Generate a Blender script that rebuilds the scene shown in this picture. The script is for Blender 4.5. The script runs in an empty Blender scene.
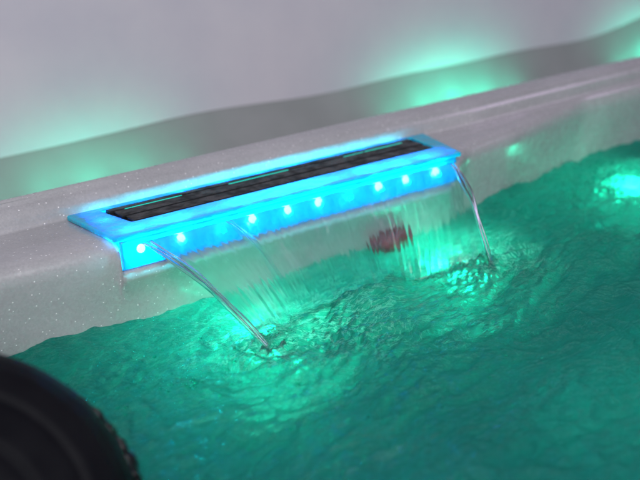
import bpy, math, random
import numpy as np
from mathutils import Vector, Matrix
random.seed(7)
rng = np.random.default_rng(11)
scene = bpy.context.scene
COL = scene.collection

# ------------------------------------------------------------------ camera
yaw, pitch, roll = 0.570423, 0.339373, -0.0650858
v = Vector((math.sin(yaw)*math.cos(pitch), math.cos(yaw)*math.cos(pitch), -math.sin(pitch)))
r0 = Vector((math.cos(yaw), -math.sin(yaw), 0)); u0 = r0.cross(v)
cr, sr = math.cos(roll), math.sin(roll)
r = cr*r0 + sr*u0; u = -sr*r0 + cr*u0
cam_d = bpy.data.cameras.new('camera'); cam = bpy.data.objects.new('camera', cam_d); COL.objects.link(cam)
CAM = Vector((-0.622939, -0.996751, 0.355708))
cam.matrix_world = Matrix(((r.x, u.x, -v.x, CAM.x), (r.y, u.y, -v.y, CAM.y), (r.z, u.z, -v.z, CAM.z), (0, 0, 0, 1)))
cam_d.sensor_width = 36; cam_d.lens = 56.25; cam_d.clip_start = 0.01; cam_d.clip_end = 100
cam_d.dof.use_dof = True; cam_d.dof.focus_distance = 1.13; cam_d.dof.aperture_fstop = 3.5
scene.camera = cam

# ------------------------------------------------------------------ light
w = bpy.data.worlds.new('World'); scene.world = w; w.use_nodes = True
w.node_tree.nodes['Background'].inputs[0].default_value = (0.62, 0.62, 0.80, 1)
w.node_tree.nodes['Background'].inputs[1].default_value = 0.10
scene.view_settings.view_transform = 'Standard'; scene.view_settings.look = 'None'
scene.view_settings.exposure = 0.0; scene.view_settings.gamma = 1

def area(name, loc, target, size, power, color):
    d = bpy.data.lights.new(name, 'AREA'); d.shape = 'SQUARE'; d.size = size; d.energy = power; d.color = color
    o = bpy.data.objects.new(name, d); COL.objects.link(o); o.location = loc
    o.rotation_euler = (Vector(target)-Vector(loc)).to_track_quat('-Z', 'Y').to_euler(); return o
area('room_lamp', (-1.0, -2.3, 1.45), (0.1, 0.2, 0), 1.4, 71, (0.96, 0.95, 1.0))
area('violet_lamp', (2.4, -0.9, 1.5), (1.2, 0.35, 0.2), 0.8, 7, (0.88, 0.66, 1.0))

def point(name, loc, power, color, size=0.01):
    d = bpy.data.lights.new(name, 'POINT'); d.energy = power; d.color = color; d.shadow_soft_size = size
    o = bpy.data.objects.new(name, d); COL.objects.link(o); o.location = loc; return o

cy = scene.cycles
cy.max_bounces = 10; cy.transmission_bounces = 8; cy.transparent_max_bounces = 12
cy.diffuse_bounces = 4; cy.glossy_bounces = 4
cy.caustics_refractive = True; cy.caustics_reflective = False
cy.blur_glossy = 1.0; cy.sample_clamp_indirect = 6.0
cy.use_denoising = True

# ------------------------------------------------------------------ helpers
def tag(o, label=None, cat=None, group=None, kind=None):
    if label: o['label'] = label
    if cat: o['category'] = cat
    if group: o['group'] = group
    if kind: o['kind'] = kind
    return o

def mesh_obj(name, V, F, mat, parent=None, smooth=True, loc=None):
    me = bpy.data.meshes.new(name); me.from_pydata([tuple(p) for p in V], [], F); me.update()
    if smooth: me.polygons.foreach_set('use_smooth', [True]*len(me.polygons))
    me.materials.append(mat)
    o = bpy.data.objects.new(name, me); COL.objects.link(o)
    if parent: o.parent = parent
    if loc: o.location = loc
    return o

def grid_mesh(name, P, mat, parent=None, wrap_v=False, caps=False):
    """P: array (n, m, 3)"""
    n, m = P.shape[:2]
    idx = np.arange(n*m).reshape(n, m)
    if wrap_v:
        nx = np.roll(idx, -1, axis=1); a, b, c, d = idx[:-1], idx[1:], nx[1:], nx[:-1]
    else:
        a, b, c, d = idx[:-1, :-1], idx[1:, :-1], idx[1:, 1:], idx[:-1, 1:]
    q = np.stack([a, b, c, d], -1).reshape(-1, 4)
    me = bpy.data.meshes.new(name)
    nf = len(q); extra = []
    if caps:
        extra = [list(idx[0]), list(idx[-1][::-1])]
    loops = np.concatenate([q.ravel()] + [np.array(e) for e in extra]).astype(np.int32)
    starts = list(range(0, nf*4, 4)); tot = nf*4; tots = [4]*nf
    for e in extra:
        starts.append(tot); tots.append(len(e)); tot += len(e)
    me.vertices.add(n*m); me.vertices.foreach_set('co', P.reshape(-1).astype(np.float32))
    me.loops.add(len(loops)); me.loops.foreach_set('vertex_index', loops)
    me.polygons.add(len(starts)); me.polygons.foreach_set('loop_start', starts); me.polygons.foreach_set('loop_total', tots)
    me.polygons.foreach_set('use_smooth', [True]*nf + [False]*len(extra))
    me.update(calc_edges=True); me.validate()
    me.materials.append(mat)
    o = bpy.data.objects.new(name, me); COL.objects.link(o)
    if parent: o.parent = parent
    return o

def empty(name, loc):
    o = bpy.data.objects.new(name, None); COL.objects.link(o); o.location = loc; o.empty_display_size = .02
    return o

def prism(poly, z0, z1, bev=0.0, hole=None):
    """closed polygon (counter clockwise) extruded, with a small chamfer on the top; optional hole of equal count"""
    V = []; F = []; n = len(poly)
    c = np.mean(np.array(poly), axis=0)
    def inset(p, d, outward=False):
        p = np.array(p, float); out = []
        for i in range(len(p)):
            a, b, e = p[i-1], p[i], p[(i+1) % len(p)]
            t1 = (b-a)/np.linalg.norm(b-a); t2 = (e-b)/np.linalg.norm(e-b)
            n1 = np.array([-t1[1], t1[0]]); n2 = np.array([-t2[1], t2[0]])
            k = n1+n2; k = k/max(.3, k.dot(n1))/1.0
            out.append(b + (k*d if not outward else -k*d))
        return out
    rings = [(poly, z0), (poly, z1-bev), (inset(poly, bev*.3), z1-bev*.3), (inset(poly, bev), z1)] if bev else [(poly, z0), (poly, z1)]
    if hole:
        rings += ([(inset(hole, bev, True), z1), (inset(hole, bev*.3, True), z1-bev*.3), (hole, z1-bev), (hole, z0)] if bev else [(hole, z1), (hole, z0)])
    for p, z in rings:
        for q in p: V.append((q[0], q[1], z))
    for k in range(len(rings)-1):
        for i in range(n):
            j = (i+1) % n
            F.append((k*n+i, k*n+j, (k+1)*n+j, (k+1)*n+i))
    L = len(rings)-1
    if hole:
        for i in range(n):
            j = (i+1) % n
            F.append((L*n+i, L*n+j, j, i))
    else:
        F.append(tuple(range(n))[::-1]); F.append(tuple(L*n+i for i in range(n)))
    return V, F

def rounded(poly, rad, seg=5):
    """round the corners of a polygon"""
    out = []; n = len(poly)
    for i in range(n):
        p = Vector(poly[i]); a = Vector(poly[i-1]); b = Vector(poly[(i+1) % n])
        da = (a-p).normalized(); db = (b-p).normalized()
        s, e = p+da*rad, p+db*rad
        for k in range(seg+1):
            t = k/seg
            q = (1-t)**2*s + 2*t*(1-t)*p + t*t*e
            out.append((q.x, q.y))
    return out

# numpy gradient noise
def perlin(x, y, seed=0):
    g = np.random.default_rng(seed); perm = g.permutation(512); ang = g.random(512)*2*np.pi
    xi = np.floor(x).astype(int); yi = np.floor(y).astype(int); xf = x-xi; yf = y-yi
    def gr(ix, iy, dx, dy):
        h = perm[(perm[ix & 511] + iy) & 511]; a = ang[h]
        return np.cos(a)*dx + np.sin(a)*dy
    f = lambda t: t*t*t*(t*(t*6-15)+10)
    uu, vv = f(xf), f(yf)
    n00 = gr(xi, yi, xf, yf); n10 = gr(xi+1, yi, xf-1, yf); n01 = gr(xi, yi+1, xf, yf-1); n11 = gr(xi+1, yi+1, xf-1, yf-1)
    return ((n00*(1-uu)+n10*uu)*(1-vv) + (n01*(1-uu)+n11*uu)*vv)*1.5
def fbm(x, y, s, seed, octv=3):
    t = 0; a = 1
    for k in range(octv): t = t + a*perlin(x*s, y*s, seed+k); s *= 2.03; a *= .5
    return t
def smooth(a, b, x):
    t = np.clip((x-a)/(b-a), 0, 1); return t*t*(3-2*t)

# ------------------------------------------------------------------ materials
def new_mat(name):
    m = bpy.data.materials.new(name); m.use_nodes = True
    nt = m.node_tree; return m, nt, nt.nodes['Principled BSDF'], nt.nodes['Material Output']
def N(nt, t, **kw):
    n = nt.nodes.new(t)
    for k, val in kw.items(): setattr(n, k, val)
    return n
def objco(nt, scale=(1, 1, 1)):
    tc = N(nt, 'ShaderNodeTexCoord'); mp = N(nt, 'ShaderNodeMapping'); mp.inputs['Scale'].default_value = scale
    nt.links.new(tc.outputs['Object'], mp.inputs['Vector']); return mp.outputs['Vector']
def noise(nt, vec, scale, detail=3, rough=.5):
    n = N(nt, 'ShaderNodeTexNoise'); n.inputs['Scale'].default_value = scale; n.inputs['Detail'].default_value = detail
    n.inputs['Roughness'].default_value = rough; nt.links.new(vec, n.inputs['Vector']); return n.outputs['Fac']
def ramp(nt, fac, stops):
    n = N(nt, 'ShaderNodeValToRGB'); e = n.color_ramp.elements
    while len(e) < len(stops): e.new(.5)
    for i, (p, c) in enumerate(stops): e[i].position = p; e[i].color = (*c, 1) if len(c) == 3 else c
    nt.links.new(fac, n.inputs['Fac']); return n.outputs['Color']
def mixc(nt, fac, a, b, mode='MIX'):
    n = N(nt, 'ShaderNodeMix', data_type='RGBA', blend_type=mode)
    for s, val in ((n.inputs['Factor'], fac), (n.inputs['A'], a), (n.inputs['B'], b)):
        if hasattr(val, 'node'): nt.links.new(val, s)
        else: s.default_value = val if not isinstance(val, tuple) else (*val, 1)
    return n.outputs['Result']
def bump(nt, h, strength, dist, bsdf_normal):
    n = N(nt, 'ShaderNodeBump'); n.inputs['Strength'].default_value = strength; n.inputs['Distance'].default_value = dist
    nt.links.new(h, n.inputs['Height']); nt.links.new(n.outputs['Normal'], bsdf_normal)

# speckled acrylic of the tub
M_tub, nt, b, out = new_mat('speckled_acrylic')
vec = objco(nt)
vo = N(nt, 'ShaderNodeTexVoronoi'); vo.inputs['Scale'].default_value = 240; nt.links.new(vec, vo.inputs['Vector'])
sp = ramp(nt, vo.outputs['Distance'], [(0.0, (1, 1, 1)), (0.16, (1, 1, 1)), (0.24, (0, 0, 0))])
rc = N(nt, 'ShaderNodeSeparateColor'); nt.links.new(vo.outputs['Color'], rc.inputs[0])
keep = ramp(nt, rc.outputs[0], [(0.76, (0, 0, 0)), (0.86, (1, 1, 1))])
flk = mixc(nt, 1.0, sp, keep, 'MULTIPLY')
vo2 = N(nt, 'ShaderNodeTexVoronoi'); vo2.inputs['Scale'].default_value = 420; nt.links.new(vec, vo2.inputs['Vector'])
rc2 = N(nt, 'ShaderNodeSeparateColor'); nt.links.new(vo2.outputs['Color'], rc2.inputs[0])
fine = ramp(nt, rc2.outputs[1], [(0.0, (0.42, 0.42, 0.43)), (0.5, (0.445, 0.443, 0.453)), (1.0, (0.475, 0.472, 0.482))])
big = ramp(nt, noise(nt, vec, 9, 4), [(0.3, (0.9, 0.9, 0.9)), (0.7, (1.06, 1.05, 1.06))])
base = mixc(nt, 1.0, fine, big, 'MULTIPLY')
nt.links.new(mixc(nt, flk, base, (0.95, 0.93, 0.93)), b.inputs['Base Color'])
nt.links.new(ramp(nt, noise(nt, vec, 60, 3), [(0.3, (.18,)*3), (0.7, (.34,)*3)]), b.inputs['Roughness'])
bump(nt, noise(nt, vec, 220, 2), .10, .002, b.inputs['Normal'])
b.inputs['Coat Weight'].default_value = .6; b.inputs['Coat Roughness'].default_value = .10

# white backdrop
M_back, nt, b, out = new_mat('white_laminate')
vec = objco(nt)
nt.links.new(ramp(nt, noise(nt, vec, 5, 5, .6), [(0.3, (0.58, 0.565, 0.625)), (0.7, (0.66, 0.635, 0.675))]), b.inputs['Base Color'])
b.inputs['Roughness'].default_value = .65
bump(nt, noise(nt, vec, 420, 3), .15, .002, b.inputs['Normal'])
M_base, nt, b, out = new_mat('ledge_shade_grey')  # darker grey carries the shade of the band below the wall
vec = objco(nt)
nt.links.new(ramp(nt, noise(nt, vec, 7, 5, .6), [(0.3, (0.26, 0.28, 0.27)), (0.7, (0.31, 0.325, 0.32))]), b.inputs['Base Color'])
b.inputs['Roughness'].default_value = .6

# LED lit blue acrylic
def acrylic(name, col, rad, rough, bscale):
    m, nt, b, out = new_mat(name); vec = objco(nt)
    b.inputs['Base Color'].default_value = (*col, 1); b.inputs['Subsurface Weight'].default_value = 1
    b.inputs['Subsurface Radius'].default_value = rad; b.inputs['Subsurface Scale'].default_value = 1
    b.inputs['Roughness'].default_value = rough; b.inputs['IOR'].default_value = 1.35
    bump(nt, noise(nt, vec, bscale, 3), .7, .004, b.inputs['Normal'])
    return m
M_acr = acrylic('blue_translucent_acrylic', (0.01, 0.50, 0.92), (0.004, 0.012, 0.020), .10, 60)
M_black, nt, b, out = new_mat('wet_black_plastic'); vec = objco(nt)
nt.links.new(ramp(nt, noise(nt, vec, 150, 4), [(0.35, (0.003, 0.004, 0.005)), (0.7, (0.009, 0.010, 0.012))]), b.inputs['Base Color'])
nt.links.new(ramp(nt, noise(nt, vec, 70, 3), [(0.35, (.22,)*3), (0.65, (.6,)*3)]), b.inputs['Roughness'])
b.inputs['Specular IOR Level'].default_value = .3
bump(nt, noise(nt, vec, 260, 3), .12, .001, b.inputs['Normal'])
def emis(name, col, strength):
    m, nt, b, out = new_mat(name)
    b.inputs['Base Color'].default_value = (*col, 1); b.inputs['Emission Color'].default_value = (*col, 1)
    b.inputs['Emission Strength'].default_value = strength; b.inputs['Roughness'].default_value = .2
    return m
M_led = emis('cyan_led_lens', (0.30, 0.94, 1.0), 2.2)
M_glim = emis('green_glint_glow', (0.0, 0.85, 0.62), .5)  # emission stands in for the green glints seen in the slits
M_sub = emis('green_lamp_lens', (0.14, 1.0, 0.58), 2.0)

# water
M_water, nt, b, out = new_mat('aerated_pool_water'); vec = objco(nt)
nt.nodes.remove(b)
gl = N(nt, 'ShaderNodeBsdfGlass'); gl.inputs['IOR'].default_value = 1.33; gl.inputs['Roughness'].default_value = .06
gl.inputs['Color'].default_value = (0.20, 0.93, 0.86, 1)
tr = N(nt, 'ShaderNodeBsdfTranslucent'); tr.inputs['Color'].default_value = (0.18, 0.85, 0.72, 1)
df = N(nt, 'ShaderNodeBsdfDiffuse'); df.inputs['Color'].default_value = (0.015, 0.17, 0.15, 1)
m1 = N(nt, 'ShaderNodeMixShader'); m2 = N(nt, 'ShaderNodeMixShader'); m1.inputs[0].default_value = .40
nt.links.new(tr.outputs[0], m1.inputs[1]); nt.links.new(df.outputs[0], m1.inputs[2])
aer0 = ramp(nt, noise(nt, objco(nt, (1, 2.2, 1)), 9, 8, .68), [(0.30, (.16,)*3), (0.70, (.56,)*3)])
at = N(nt, 'ShaderNodeAttribute', attribute_name='air')
ad = N(nt, 'ShaderNodeMath', operation='ADD', use_clamp=True); nt.links.new(aer0, ad.inputs[0]); nt.links.new(at.outputs['Fac'], ad.inputs[1]); aer = ad.outputs[0]
# drifting threads of fine froth, plus thin bright lines painted in as glints
wv_ = N(nt, 'ShaderNodeTexNoise'); wv_.inputs['Scale'].default_value = 5; wv_.inputs['Detail'].default_value = 2
v0 = objco(nt); nt.links.new(v0, wv_.inputs['Vector'])
mx = N(nt, 'ShaderNodeVectorMath', operation='MULTIPLY_ADD'); nt.links.new(wv_.outputs['Color'], mx.inputs[0]); mx.inputs[1].default_value = (.25, .25, .25); nt.links.new(v0, mx.inputs[2])
mp2 = N(nt, 'ShaderNodeMapping'); mp2.inputs['Rotation'].default_value = (0, 0, .35); mp2.inputs['Scale'].default_value = (1, 4.5, 1); nt.links.new(mx.outputs[0], mp2.inputs['Vector'])
thr = ramp(nt, noise(nt, mp2.outputs[0], 22, 8, .72), [(0.50, (0, 0, 0)), (0.68, (1, 1, 1))])
pat = ramp(nt, noise(nt, v0, 4.5, 3, .5), [(0.42, (0, 0, 0)), (0.62, (1, 1, 1))])
froth0 = mixc(nt, 1.0, thr, pat, 'MULTIPLY')
mp3 = N(nt, 'ShaderNodeMapping'); mp3.inputs['Rotation'].default_value = (0, 0, .45); mp3.inputs['Scale'].default_value = (1, 2.6, 1); nt.links.new(mx.outputs[0], mp3.inputs['Vector'])
glint_ln = ramp(nt, noise(nt, mp3.outputs[0], 55, 4, .6), [(0.455, (0, 0, 0)), (0.495, (1, 1, 1)), (0.505, (1, 1, 1)), (0.540, (0, 0, 0))])  # pale lines painted as lamp glints on the ripples
am = N(nt, 'ShaderNodeMath', operation='MULTIPLY_ADD', use_clamp=True); nt.links.new(at.outputs['Fac'], am.inputs[0]); am.inputs[1].default_value = 1.6; am.inputs[2].default_value = .10
glint_ln2 = mixc(nt, 1.0, glint_ln, am.outputs[0], 'MULTIPLY')
froth = mixc(nt, 1.0, froth0, glint_ln2, 'SCREEN')  # froth combined with the painted glint lines
lw = N(nt, 'ShaderNodeRGBToBW'); nt.links.new(glint_ln2, lw.inputs[0])
ad2 = N(nt, 'ShaderNodeMath', operation='ADD', use_clamp=True); nt.links.new(aer, ad2.inputs[0]); nt.links.new(lw.outputs[0], ad2.inputs[1]); aer = ad2.outputs[0]
nt.links.new(mixc(nt, froth, (0.012, 0.14, 0.125), (0.20, 0.44, 0.42)), df.inputs['Color'])
nt.links.new(mixc(nt, froth, (0.12, 0.62, 0.55), (0.75, 1.0, 0.97)), tr.inputs['Color'])
nt.links.new(aer, m2.inputs[0]); nt.links.new(gl.outputs[0], m2.inputs[1]); 
gs = N(nt, 'ShaderNodeBsdfGlossy'); gs.inputs['Roughness'].default_value = .08
fr = N(nt, 'ShaderNodeFresnel'); fr.inputs['IOR'].default_value = 1.33
m3 = N(nt, 'ShaderNodeMixShader'); nt.links.new(fr.outputs[0], m3.inputs[0]); nt.links.new(m1.outputs[0], m3.inputs[1]); nt.links.new(gs.outputs[0], m3.inputs[2])
nt.links.new(m3.outputs[0], m2.inputs[2])
nt.links.new(m2.outputs[0], out.inputs['Surface'])
bmp = N(nt, 'ShaderNodeBump'); bmp.inputs['Strength'].default_value = .6; bmp.inputs['Distance'].default_value = .006
nt.links.new(noise(nt, objco(nt, (1, 2.0, 1)), 170, 4, .65), bmp.inputs['Height'])
for s in (gl, tr, df, gs, fr): nt.links.new(bmp.outputs[0], s.inputs['Normal'])

def clear_water(name, rough, col=(1, 1, 1)):
    m, nt, b, out = new_mat(name); nt.nodes.remove(b)
    g = N(nt, 'ShaderNodeBsdfGlass'); g.inputs['IOR'].default_value = 1.33; g.inputs['Roughness'].default_value = rough
    g.inputs['Color'].default_value = (*col, 1); nt.links.new(g.outputs[0], out.inputs['Surface']); return m
M_jet = clear_water('clear_falling_water', .14, (.92, .98, 1))
M_sheet = clear_water('rippled_falling_water', .19, (.98, 1, 1))
_nt = M_sheet.node_tree; _o = _nt.nodes['Material Output']; _g = _o.inputs['Surface'].links[0].from_node
_t = N(_nt, 'ShaderNodeBsdfTranslucent'); _t.inputs['Color'].default_value = (.85, .97, 1, 1)
_m = N(_nt, 'ShaderNodeMixShader')
_nt.links.new(ramp(_nt, noise(_nt, objco(_nt, (1, .05, .04)), 85, 4, .6), [(0.45, (.02,)*3), (0.72, (.03,)*3)]), _m.inputs[0])
_nt.links.new(_g.outputs[0], _m.inputs[1]); _nt.links.new(_t.outputs[0], _m.inputs[2]); _nt.links.new(_m.outputs[0], _o.inputs['Surface'])
M_pad, nt, b, out = new_mat('black_ribbed_vinyl'); vec = objco(nt)
nt.links.new(ramp(nt, noise(nt, vec, 30, 4), [(0.35, (0.002, 0.002, 0.004)), (0.7, (0.005, 0.005, 0.007))]), b.inputs['Base Color'])
b.inputs['Roughness'].default_value = .7; b.inputs['Specular IOR Level'].default_value = .14
bump(nt, noise(nt, vec, 400, 3), .25, .001, b.inputs['Normal'])
M_red, nt, b, out = new_mat('dark_red_plastic'); vec = objco(nt)
nt.links.new(ramp(nt, noise(nt, vec, 80, 3), [(0.35, (0.19, 0.004, 0.010)), (0.7, (0.28, 0.008, 0.018))]), b.inputs['Base Color'])
b.inputs['Roughness'].default_value = .4
M_floor, nt, b, out = new_mat('dark_floor'); vec = objco(nt)
nt.links.new(ramp(nt, noise(nt, vec, 20, 4), [(0.35, (0.10, 0.10, 0.10)), (0.7, (0.14, 0.14, 0.14))]), b.inputs['Base Color'])

ZW = -0.108
# ------------------------------------------------------------------ tub shell
def gy(x): return np.interp(x, [-1.3, -.34, .39, .8, 2.2], [.112, .124, .128, .150, .20])
def by(x): return np.interp(x, [-1.3, -.33, .14, .86, 2.2], [.135, .162, .180, .203, .25])
def ey(x):
    e = np.interp(x, [-1.3, -.37, -.27, .255, .29, .34, .405, .487, .642, .8, 2.2], [.03, .012, .004, .004, .034, .046, .06, .086, .128, .15, .2])
    return np.minimum(e, gy(x)-.0155)
xs = np.unique(np.concatenate([np.arange(-1.3, 2.2, .01), [-.2452, -.2450, .2440, .2442]]))
ker = np.hanning(7); ker /= ker.sum()
def ey_s(x): return sum(k*ey(x+d) for k, d in zip(ker, np.linspace(-.025, .025, 7)))
P = []
for x in xs:
    g, bk, e = float(gy(x)), float(by(x)), float(ey_s(x))
    rec = -.2451 < x < .2441
    zs = -.034 if rec else 0.0
    prof = [(bk+.012, -.55), (bk+.012, -.02), (bk+.009, .010), (bk+.005, .024), (bk, .0295), (bk-.007, .0315),
            (bk-.02, .0318), (g+.022, .0300), (g+.010, .0262), (g+.0035, .0205), (g+.0005, .0140), (g, .0075), (g-.0006, .0030)]
    if rec: prof += [(g-.001, -.002), (g-.0012, -.0325), (g-.003, -.034), (g-.006, zs)]
    else: prof += [(g-.0015, .0012), (g-.003, .0004), (g-.005, .0001), (g-.007, zs)]
    m_ = min(.012, (g-e)*.4)
    if rec: prof += [((g+e)/2, zs-.0002), (e+m_, zs-.0006), (e+m_*.5, zs-.0018), (e+.0012, zs-.0048), (e, zs-.010), (e+.001, -.050)]
    else:
        m_ = min(.022, (g-e)*.5)
        prof += [((g+e)/2, -.0002), (e+m_, -.0008), (e+m_*.5, -.0032), (e+.0025, -.0085), (e, -.016), (e+.001, -.028)]
    for z in (-.06, -.085, ZW, -.14, -.18):
        prof.append((e+.001+.022*((-z-.02)/.09)**1.0 if z > -.15 else e+.033, z))
    prof += [(e+.028, -.20), (e+.012, -.213), (e-.01, -.216)]
    prof += [(-.27, -.222), (-.30, -.235), (-.31, -.26), (-.33, -.34), (-.6, -.345), (-1.35, -.345), (-1.5, -.32), (-1.53, -.1), (-1.55, .03), (-1.65, .035), (-1.7, .02), (-1.7, -.55)]
    P.append([(x, y, z) for y, z in prof])
tub = grid_mesh('hot_tub', np.array(P), M_tub)
tag(tub, 'grey speckled acrylic hot tub wall and rim around the green water', 'hot tub')

# ------------------------------------------------------------------ backdrop
def hem_z(x): return float(np.mean(np.interp(x+np.linspace(-.07, .07, 9), [-.6, -.2, -.03, .064, .162, .30, .422, .52, .619, .779, .929, 1.166, 1.244, 1.348, 1.6, 3], [-.041, -.038, -.037, -.033, -.029, -.033, -.038, -.033, -.027, -.030, -.027, -.031, -.018, .004, .05, .1])))
def wall_front(x): return .60 + .004*math.sin(x*3.1)
X = np.linspace(-1.6, 3.2, 240)
prof_t = []
P = []
for x in X:
    hem = -.3
    wv = wall_front(x)
    c = [(wv, 1.6), (wv, .5)] + [(wv+.002*math.sin(x*7+z*12), z) for z in (.35, .25, .18, .12, .09, .07)]
    c = [(a_, max(z_, hem+.02)) if z_ < .5 else (a_, z_) for a_, z_ in c]
    c += [(wv+.0005, hem+.012), (wv+.003, hem+.005), (wv+.008, hem), (wv+.013, hem+.005), (wv+.015, hem+.02), (wv+.015, 1.6)]
    P.append([(x, y_, z_) for y_, z_ in c])
bd = grid_mesh('backdrop_panel', np.array(P), M_back, wrap_v=True, caps=True)
tag(bd, 'large plain pale lavender wall panel behind the tub', 'wall panel', kind='thing')
P = []
for x in np.linspace(-1.6, 3.2, 240):
    h_, y_ = hem_z(x), wall_front(x)
    yb = float(by(x))+.02
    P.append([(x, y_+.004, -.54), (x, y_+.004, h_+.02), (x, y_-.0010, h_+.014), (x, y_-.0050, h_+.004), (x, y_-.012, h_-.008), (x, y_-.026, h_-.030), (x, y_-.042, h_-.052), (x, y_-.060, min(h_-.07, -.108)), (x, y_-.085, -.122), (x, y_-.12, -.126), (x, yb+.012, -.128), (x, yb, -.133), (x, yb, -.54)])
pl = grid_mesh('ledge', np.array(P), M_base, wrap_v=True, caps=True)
tag(pl, 'ledge with shade put into its grey colour, running between the tub rim and the pale wall', 'ledge', kind='thing')
V, F = prism([(-4, -4), (5, -4), (5, 3), (-4, 3)], -.60, -.551)
tag(mesh_obj('floor', V, F, M_floor, smooth=False), 'dark floor beneath the tub', None, kind='structure')

# green lamps behind the rim, washing the lower wall
lampc = [(-.065, .48), (.735, 1.0), (1.40, 1.2)]
for i, (x, k) in enumerate(lampc):
    t = empty('wash_lamp', (x, wall_front(x)-.095, -.122))
    tag(t, ['green wash lamp hidden behind the left end of the rim', 'green wash lamp hidden behind the rim right of the spout', 'green wash lamp hidden behind the far right rim'][i], 'lamp', 'green lamps behind the rim')
    a = np.linspace(0, 2*math.pi, 17)[:-1]
    prof = [(.0, -.03), (.014, -.03), (.016, -.012), (.016, 0), (.0135, .002)]
    Pm = np.array([[(rr*math.cos(q), rr*math.sin(q), z) for q in a] for rr, z in prof])
    grid_mesh('lamp_body', Pm, M_black, t, wrap_v=True)
    Pm = np.array([[(rr*math.cos(q), rr*math.sin(q), z) for q in a] for rr, z in [(.0133, .001), (.010, .004), (.005, .006), (.0004, .0066)]])
    grid_mesh('lens', Pm, M_sub, t, wrap_v=True)
    for dx in (-.16, -.08, 0, .08, .16):
        d = bpy.data.lights.new('wash_light', 'SPOT'); d.energy = .40*k*math.exp(-(dx/.13)**2); d.color = (0.02, 1.0, .62); d.shadow_soft_size = .010
        d.spot_size = math.radians(170); d.spot_blend = 1.0
        o = bpy.data.objects.new('wash_light', d); COL.objects.link(o); o.parent = t; o.location = (dx, .012, .066)
        o.rotation_euler = Vector((0, 1, .0)).to_track_quat('-Z', 'Y').to_euler()



# ------------------------------------------------------------------ waterfall spout
sp_root = empty('waterfall_spout', (0, 0, 0))
tag(sp_root, 'long blue glowing waterfall spout with black slotted insert set into the tub rim', 'waterfall spout')
outer = rounded([(-.252, -.004), (.250, -.004), (.284, .119), (-.262, .119)], .004)
hole = rounded([(-.212, .040), (.242, .044), (.254, .110), (-.224, .108)], .003)
V, F = prism(outer, .0015, .0068, .0016, hole)
mesh_obj('flange', V, F, M_acr, sp_root, smooth=False)
# front body under the flange
n = 160; P = []
for i in range(n+1):
    x = -.2445 + i/n*.488
    j = .0006*math.sin(i*1.7)+.0004*math.sin(i*.61)
    P.append([(x, .0050, .0012), (x, .0008, .0012), (x, .0002, -.004), (x, -.0008+j, -.014), (x, -.001+j, -.028), (x, .001+j, -.0335), (x, .0035, -.035), (x, .0125, -.0355), (x, .0125, -.0335), (x, .0056, -.0325), (x, .0052, -.010)])
grid_mesh('spout_body', np.array(P), M_acr, sp_root, wrap_v=True, caps=True)
# black insert: frame with slits
ins = rounded([(-.2110, .0412), (.2410, .0450), (.2528, .1090), (-.2228, .1070)], .003)
V, F = prism(ins, -.012, .0035, .0008)
insert = mesh_obj('slot_insert', V, F, M_black, sp_root, smooth=False)
def bar(x0, x1, fy0, fy1, z0, z1, bev, tilt=0):
    L = lambda x, f: (.0412 + (x+.211)/.452*.0038) + f*(.0658)
    return prism([(x0, L(x0, fy0)), (x1, L(x1, fy0)), (x1, L(x1, fy1)), (x0, L(x0, fy1))], z0, z1, bev)
for f0, f1, z in ((.00, .36, .0068), (.38, .765, .0070), (.80, .99, .0068)):
    V, F = bar(-.209 - .010*f0, .239 + .010*f0, f0, f1, .003, z, .0012)
    mesh_obj('slat', V, F, M_black, insert, smooth=False)
for x0, x1, f0, f1, z in ((-.198, -.122, .770, .795, .0069), (-.055, .035, .770, .796, .0070), (.125, .158, .770, .793, .0069), (.161, .226, .770, .796, .0070)):  # glowing strips laid in the gap as painted glints
    V, F = bar(x0, x1, f0, f1, .0034, z, .0004)
    mesh_obj('glint_strip', V, F, M_glim, insert, smooth=False)
# LEDs
a = np.linspace(0, 2*math.pi, 13)[:-1]
LEDS = [(-.222, .56), (-.172, .95), (-.120, .30), (-.078, 1.0), (-.028, 1.1), (.017, 1.35), (.062, .35), (.110, 1.0), (.155, .9), (.205, .56)]
for x, k in LEDS:
    if k > .5:
        Pm = np.array([[(x+rr*math.cos(q), -.0014-yy, -.013+rr*math.sin(q)) for q in a] for rr, yy in [(.0056, -.001), (.0050, .0004), (.0032, .0012), (.0002, .0016)]])
        grid_mesh('led', Pm, M_led, sp_root, wrap_v=True)
    point('spout_light', (x, .0115, -.015), .85*k**1.5, (0.0, .88, 1.0), .003).parent = sp_root
    point('spout_light', (x, -.0068, -.0145), .20*k, (0.0, .85, 1.0), .003).parent = sp_root
for x in np.linspace(-.22, .22, 9):
    point('spout_light', (x, .114, -.012), .32*(1.1-abs(x)*3.2), (0.0, .74, 1.0), .002).parent = sp_root
point('spout_light', (-.232, .07, -.012), .30, (0, .30, 1), .003).parent = sp_root
point('spout_light', (.240, .09, -.012), .20, (0, .26, 1), .002).parent = sp_root

# ------------------------------------------------------------------ red cap at the waterline
rc_ = empty('red_cap', (.142, .020, -.098))
tag(rc_, 'dark red oval cap on the tub wall at the waterline', 'cap')
a = np.linspace(0, 2*math.pi, 41)[:-1]
def oval(prof, ribs=0): return np.array([[(rx*math.cos(q)*(1+ribs*math.cos(q*20)), -yy, .45*rx*math.sin(q)*(1+ribs*math.cos(q*20))+.0*yy) for q in a] for rx, yy in prof])
grid_mesh('cap_body', oval([(.033, -.01), (.034, .004), (.033, .010), (.029, .015), (.024, .0165)], .015), M_red, rc_, wrap_v=True)
grid_mesh('cap_face', oval([(.0238, .0155), (.021, .0185), (.012, .020), (.0005, .0205)]), M_red, rc_, wrap_v=True)
rc_.rotation_euler = (0, math.radians(-4), 0)

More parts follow.
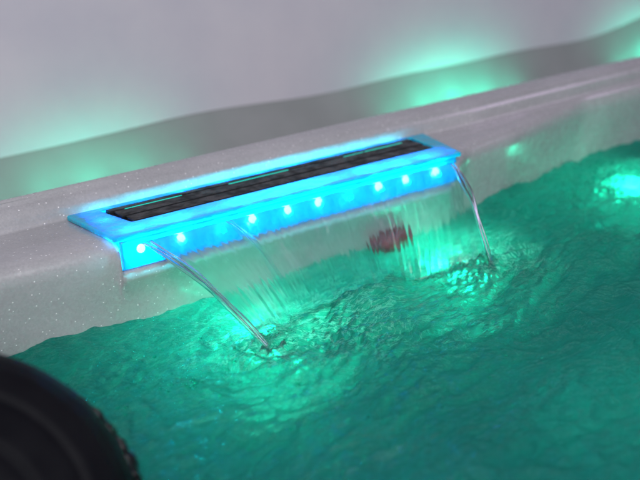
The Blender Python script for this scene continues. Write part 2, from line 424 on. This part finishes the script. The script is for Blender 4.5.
# ------------------------------------------------------------------ pool water
def path(x0, x1, Y, s, z0=-.004, zf=ZW):
    return np.stack([x0+(x1-x0)*s**1.15, -.0075+Y*s, z0+(zf-z0)*(.35*s+.65*s*s)], -1)
LX0, LX1, LY = -.218, -.150, -.135
RX0, RX1, RY = .228, .184, -.122
gx = np.concatenate([-.62-np.geomspace(.6, .004, 40), np.arange(-.62, .3, .0016), np.arange(.3, 1.2, .0022), 1.2+np.geomspace(.004, .95, 50)])
gt = np.concatenate([-np.geomspace(.9, .004, 50)-.62, np.arange(-.62, -.25, .0019), np.arange(-.25, .0005, .0014)])
gt = np.append(gt, 0.0)
XX = np.repeat(gx[:, None], len(gt), 1)
wall_y = np.array([float(ey_s(x))+.034 for x in gx])
YY = gt[None, :] + wall_y[:, None]*smooth(-.62, -.0, gt)[None, :]
wx = XX + .03*perlin(XX*6, YY*6, 50); wy = YY + .03*perlin(XX*6, YY*6, 60)
def near(cx, cyy, rad): return np.exp(-(((XX-cx)**2+(YY-cyy)**2)/rad**2))
act = .80 + 1.0*near(LX1, LY, .12) + .9*near(RX1, RY, .10) + .55*near(.02, -.12, .14) + .7*near(.62, .03, .13) + .6*near(.42, -.06, .12) + .5*near(-.28, -.15, .12) + .6*near(.66, -.02, .14) + .25*near(.9, .0, .2)
act = act*(.75+.5*perlin(XX*5, YY*5, 5))
w2x = XX + .05*perlin(XX*4.5, YY*4.5, 51) + .015*perlin(XX*14, YY*14, 52); w2y = YY + .05*perlin(XX*4.5, YY*4.5, 61) + .015*perlin(XX*14, YY*14, 62)
ca, sa = math.cos(.45), math.sin(.45)
al_, ac_ = w2x*ca+w2y*sa, -w2x*sa+w2y*ca          # along and across the drift of the water
H = .0060*fbm(wx, wy, 4.5, 1, 2)
H += .0075*perlin(al_*7, ac_*15, 20)*(.5+.5*act)
rid = 1-np.abs(perlin(al_*13, ac_*34, 30))*2.0
H += .0042*(.45+.5*act)*np.clip(rid, -.5, 1)
rid2 = 1-np.abs(perlin(al_*34, ac_*80, 33))*2.0
H += .0015*(.3+act)*np.clip(rid2, -.5, 1)
H += .0016*act*fbm(wx, wy*1.5, 58, 40, 3)
for (cx, cyy, A) in ((LX1, LY, .0036), (RX1, RY, .0030), (-.05, .0, .0012)):
    rr = np.sqrt((XX-cx)**2+(YY-cyy)**2) * (1+.25*perlin(XX*20, YY*20, 77))
    H += A*np.cos(rr/.0062)*np.exp(-rr/.055)*(rr > .006)
for (cx, cyy, A, R0) in ((LX1+.006, LY-.002, .007, .015), (RX1+.003, RY, .005, .011)):
    th_ = np.arctan2(YY-cyy, XX-cx); rr = np.sqrt(((XX-cx)/1.35)**2+(YY-cyy)**2)*(1+.3*perlin(np.cos(th_)*2.5+9, np.sin(th_)*2.5, 12))
    H += A*np.exp(-((rr-R0)/.0042)**2)*np.clip(.55+1.1*perlin(np.cos(th_)*5+3, np.sin(th_)*5, 31), .1, 1.5)
ZZ = ZW + H*smooth(-1.4, -.7, YY)
Wt = grid_mesh('water', np.stack([XX, YY, ZZ], -1), M_water)
air = .45*near(LX1+.01, LY, .035) + .35*near(RX1, RY, .03) + .50*near(LX1+.06, LY+.02, .095) + .50*near(RX1+.01, RY+.02, .065) + .10*near(.60, .02, .10) + .22*near(.02, -.10, .14)
air = np.clip(air*1.35*(.85+.6*fbm(wx, wy*1.6, 26, 300, 4)), 0, .85)
at_ = Wt.data.attributes.new('air', 'FLOAT', 'POINT'); at_.data.foreach_set('value', air.reshape(-1).astype(np.float32))
tag(Wt, 'churning green lit water filling the tub', None, kind='structure')

# ------------------------------------------------------------------ submerged lamps on the tub wall
subs = [(-.105, -.050, .66, 'green underwater lamp below the left end of the waterfall'),
        (.205, -.025, .46, 'green underwater lamp where the right water stream lands'),
        (.640, .030, .40, 'green underwater lamp in the far right corner of the water')]
for x, y, k, lab in subs:
    t = empty('underwater_lamp', (x, y, -.2165)); tag(t, lab, 'lamp', 'green lamps under the water')
    a = np.linspace(0, 2*math.pi, 25)[:-1]
    rim = [(.024, -.006), (.025, .004), (.0235, .008), (.013, .009), (.0108, .007)]
    grid_mesh('bezel', np.array([[(rr*math.cos(q), rr*math.sin(q), yy) for q in a] for rr, yy in rim]), M_black, t, wrap_v=True)
    lens = [(.0110, .006), (.009, .010), (.005, .0125), (.0004, .0132)]
    grid_mesh('lens', np.array([[(rr*math.cos(q), rr*math.sin(q), yy) for q in a] for rr, yy in lens]), M_sub, t, wrap_v=True)
    d = bpy.data.lights.new('pool_light', 'POINT'); d.energy = 1.1*k; d.color = (0.05, 1.0, .60); d.shadow_soft_size = .022
    o = bpy.data.objects.new('pool_light', d); COL.objects.link(o); o.parent = t; o.location = (0, 0, .058)
# two bare green point lights low in the foreground water, without lamp bodies
point('tub_light', (.35, -.55, -.25), .55, (0.0, 1.0, .66), .05)
point('tub_light', (-.1, -.75, -.25), .10, (0.0, 1.0, .70), .05)

# ------------------------------------------------------------------ falling water
def tube(P, rx, seed, seg=16, ridges=2, amp=.07, twist=1.2):
    n = len(P); out = np.zeros((n, seg, 3)); T = np.gradient(P, axis=0); T /= np.linalg.norm(T, axis=1)[:, None]
    ref = np.array([1., 0, 0]); g = np.random.default_rng(seed); ph = g.random()*6
    for i in range(n):
        A = ref - T[i]*T[i].dot(ref); A /= np.linalg.norm(A); B = np.cross(T[i], A)
        for k in range(seg):
            q = 2*math.pi*k/seg; s = i/n
            R = rx[i]*(1+amp*math.sin(ridges*q+twist*s*6+ph)+.05*math.sin(i*.5+ph*3))
            out[i, k] = P[i]+A*R*math.cos(q)*1.25+B*R*math.sin(q)*.8
    return out
s = np.linspace(0, 1, 70)
# the falling sheet between the two edge streams
nx, ns = 420, 60
S = np.linspace(0, 1, ns); Uu = np.linspace(0, 1, nx)
pl_ = path(LX0, LX1, LY, S); pr_ = path(RX0, RX1, RY, S)
core = pl_[:, None, :]*(1-Uu[None, :, None]) + pr_[:, None, :]*Uu[None, :, None]
sag = np.sin(np.pi*Uu)[None, :]**.5*S[:, None]
core[:, :, 1] += .055*sag                      # weaker flow in the middle falls nearer the wall
uu, ss = np.meshgrid(Uu, S)
rip = .0016*fbm(uu*.45+.03*perlin(uu*9, ss*2, 90), ss*.03, 38, 80, 2)*smooth(.0, .30, ss) + .0002*perlin(uu*90, ss*2.2, 81)
th = .0009+.0005*perlin(uu*70+ss*2, ss*1.2, 85)
front = core.copy(); backf = core.copy()
front[:, :, 1] += -(th+rip); backf[:, :, 1] += th-rip*.6
ring = np.concatenate([front, backf[:, ::-1]], 1)
ring[-1, :, 2] -= .006
sh = grid_mesh('water_sheet', ring, M_sheet, wrap_v=True, caps=True)
tag(sh, 'thin clear sheet of water falling between the two edge streams', 'falling water')
def jets(name, label, x0, x1, Y, r0, r1, seeds, spread, group):
    t = empty(name, (x0, 0, 0)); tag(t, label, 'water stream', group)
    for i, sd in enumerate(seeds):
        Pp = path(x0, x1, Y, s)
        off = (i-(len(seeds)-1)/2)
        Pp[:, 0] += off*spread*(1-.75*s)+.0008*np.sin(s*14+i*2); Pp[:, 1] += -.0008*np.cos(s*12+i*2) - .0018
        Pp[:, 0] -= x0; Pp[-1, 2] -= .006
        rad = np.interp(s, [0, .3, 1], [r0*.55, r0, r1])
        o = grid_mesh('strand', tube(Pp, rad, sd), M_jet, t, wrap_v=True, caps=True)
    return t
jets('water_stream', 'thick clear water stream curving down from the left end of the spout', LX0, LX1, LY, .0024, .0019, (1, 2), .0085, 'clear streams falling from the spout')
jets('water_stream', 'nearly vertical clear water stream falling from the right end of the spout', RX0, RX1, RY, .0022, .0017, (4, 5), .007, 'clear streams falling from the spout')
jets('water_stream', 'thin faint water stream between the other two, left of the spout middle', -.115, -.052, -.02, .0017, .0012, (6, 7), .006, 'clear streams falling from the spout')

# splashes where the streams land
M_foam, nt, b, out = new_mat('splash_froth'); nt.nodes.remove(b)
g1 = N(nt, 'ShaderNodeBsdfGlass'); g1.inputs['IOR'].default_value = 1.33; g1.inputs['Roughness'].default_value = .04; g1.inputs['Color'].default_value = (.62, 1, .93, 1)
d1 = N(nt, 'ShaderNodeBsdfTranslucent'); mm0 = 0
d1.inputs['Color'].default_value = (.9, 1, .97, 1)
mm = N(nt, 'ShaderNodeMixShader'); mm.inputs[0].default_value = 0
nt.links.new(g1.outputs[0], mm.inputs[1]); nt.links.new(d1.outputs[0], mm.inputs[2]); nt.links.new(mm.outputs[0], out.inputs['Surface'])
def ico():
    p = (1+5**.5)/2
    V = np.array([(-1, p, 0), (1, p, 0), (-1, -p, 0), (1, -p, 0), (0, -1, p), (0, 1, p), (0, -1, -p), (0, 1, -p), (p, 0, -1), (p, 0, 1), (-p, 0, -1), (-p, 0, 1)])/math.sqrt(1+p*p)
    F = [(0, 11, 5), (0, 5, 1), (0, 1, 7), (0, 7, 10), (0, 10, 11), (1, 5, 9), (5, 11, 4), (11, 10, 2), (10, 7, 6), (7, 1, 8), (3, 9, 4), (3, 4, 2), (3, 2, 6), (3, 6, 8), (3, 8, 9), (4, 9, 5), (2, 4, 11), (6, 2, 10), (8, 6, 7), (9, 8, 1)]
    V = [tuple(q) for q in V]; cache = {}
    F2 = []
    def mid(i, j):
        k = (min(i, j), max(i, j))
        if k not in cache:
            m = np.array(V[i])+np.array(V[j]); V.append(tuple(m/np.linalg.norm(m))); cache[k] = len(V)-1
        return cache[k]
    for a_, b_, c_ in F:
        x_, y_, z_ = mid(a_, b_), mid(b_, c_), mid(c_, a_); F2 += [(a_, x_, z_), (b_, y_, x_), (c_, z_, y_), (x_, y_, z_)]
    return np.array(V), F2
IV, IF = ico()
def surf_z(x, y):
    i = int(np.clip(np.searchsorted(gx, x), 0, len(gx)-1)); j = int(np.clip(np.searchsorted(YY[i], y), 0, len(gt)-1)); return float(ZZ[i, j])
def droplets(name, label, cx, cyy, n, rad, rmin, rmax, hmax, elong, mat=None):
    V = []; F = []
    for k in range(n):
        q = random.random()*2*math.pi; R = abs(random.gauss(0, rad)); x = cx+R*math.cos(q)*1.4; y = cyy+R*math.sin(q)
        rr = rmin+(rmax-rmin)*random.random()**3
        z = surf_z(x, y) + (random.random()**3*hmax*math.exp(-R/rad) - rr*.25)
        al = random.random()*math.pi; st = 1+elong*random.random()
        M = np.array([[math.cos(al)*st, -math.sin(al), 0], [math.sin(al)*st, math.cos(al), 0], [0, 0, .8]])
        b0 = len(V); V += [tuple(M@p_*rr+np.array([x, y, z])) for p_ in IV]; F += [tuple(i_+b0 for i_ in f) for f in IF]
    o = mesh_obj(name, V, F, mat or M_foam); tag(o, label, 'splash', kind='stuff'); return o
droplets('splash_droplets', 'bright splash droplets where the left water stream lands', LX1+.012, LY+.010, 320, .024, .0003, .0011, .012, 2.6)
droplets('splash_droplets', 'bright splash droplets where the right water stream lands', RX1+.004, RY+.010, 240, .020, .0003, .0010, .010, 2.6)
droplets('bubbles', 'small bubbles floating on the water near the black pad', -.26, -.17, 130, .07, .0006, .0026, 0, .3)
droplets('froth', 'scattered froth on the water in the middle of the tub', .1, -.10, 420, .15, .0004, .0014, 0, 2.5)
droplets('froth', 'scattered froth on the water towards the far right lamp', .55, -.01, 320, .12, .0004, .0014, 0, 2.5)
# ------------------------------------------------------------------ black ribbed pad in the near corner
pc = None
def ray(px, py):
    return (v + (px-320)/1000*r - (py-240)/1000*u)
_d = ray(-64, 548).normalized(); PADC = CAM + _d*.80; PADR = .152
ax = (CAM-PADC).normalized(); ax = (ax + Vector((0, 0, .10))).normalized()
qx = ax.cross(Vector((0, 0, 1))).normalized(); qy = qx.cross(ax)
prof = [(.0, .060), (.25, .0585), (.42, .054), (.47, .0505), (.50, .0525), (.66, .043), (.70, .0385), (.73, .040), (.86, .026), (.93, .013), (.98, -.002), (1.0, -.02), (.99, -.05), (.94, -.08), (.84, -.105), (.6, -.12), (.01, -.125)]
fp = []
for i in range(len(prof)-1):
    for k in range(4):
        t = k/4; fp.append((prof[i][0]*(1-t)+prof[i+1][0]*t, prof[i][1]*(1-t)+prof[i+1][1]*t))
fp.append(prof[-1])
a = np.linspace(0, 2*math.pi, 97)[:-1]
P = np.array([[tuple(PADC + qx*(PADR*max(rr, .002)*math.cos(q)) + qy*(PADR*max(rr, .002)*math.sin(q)) + ax*hh) for q in a] for rr, hh in fp])
pad = grid_mesh('headrest_pad', P, M_pad, wrap_v=True)
tag(pad, 'black rounded pad with concentric ridges in the near left corner', 'pad')

ring = []  # black bumpy arc added as the dark rippled reflection beside the pad
aq = [q for q in np.linspace(0, 4*math.pi, 600) if (qx*math.cos(q)+qy*math.sin(q)).dot(r) > .50]
cut = [k for k in range(1, len(aq)) if aq[k]-aq[k-1] > .1]
aq = aq[cut[0]:cut[1]] if len(cut) > 1 else aq[:cut[0]]
for k, q in enumerate(aq):
    rr = PADR*1.015; row = []
    for j in range(10):
        w_ = 2*math.pi*j/10
        rad = .0060*(1+.25*math.sin(k*1.3+j)+.2*math.sin(k*.53+j*2.1))*min(1, .15+k/30, .15+(len(aq)-k)/30)
        c_ = PADC + qx*((rr+rad*math.cos(w_))*math.cos(q)) + qy*((rr+rad*math.cos(w_))*math.sin(q)) + ax*(-.03+rad*1.6*math.sin(w_))
        row.append(tuple(c_))
    ring.append(row)
grid_mesh('reflection_fringe', np.array(ring), M_black, pad, wrap_v=True, caps=True)
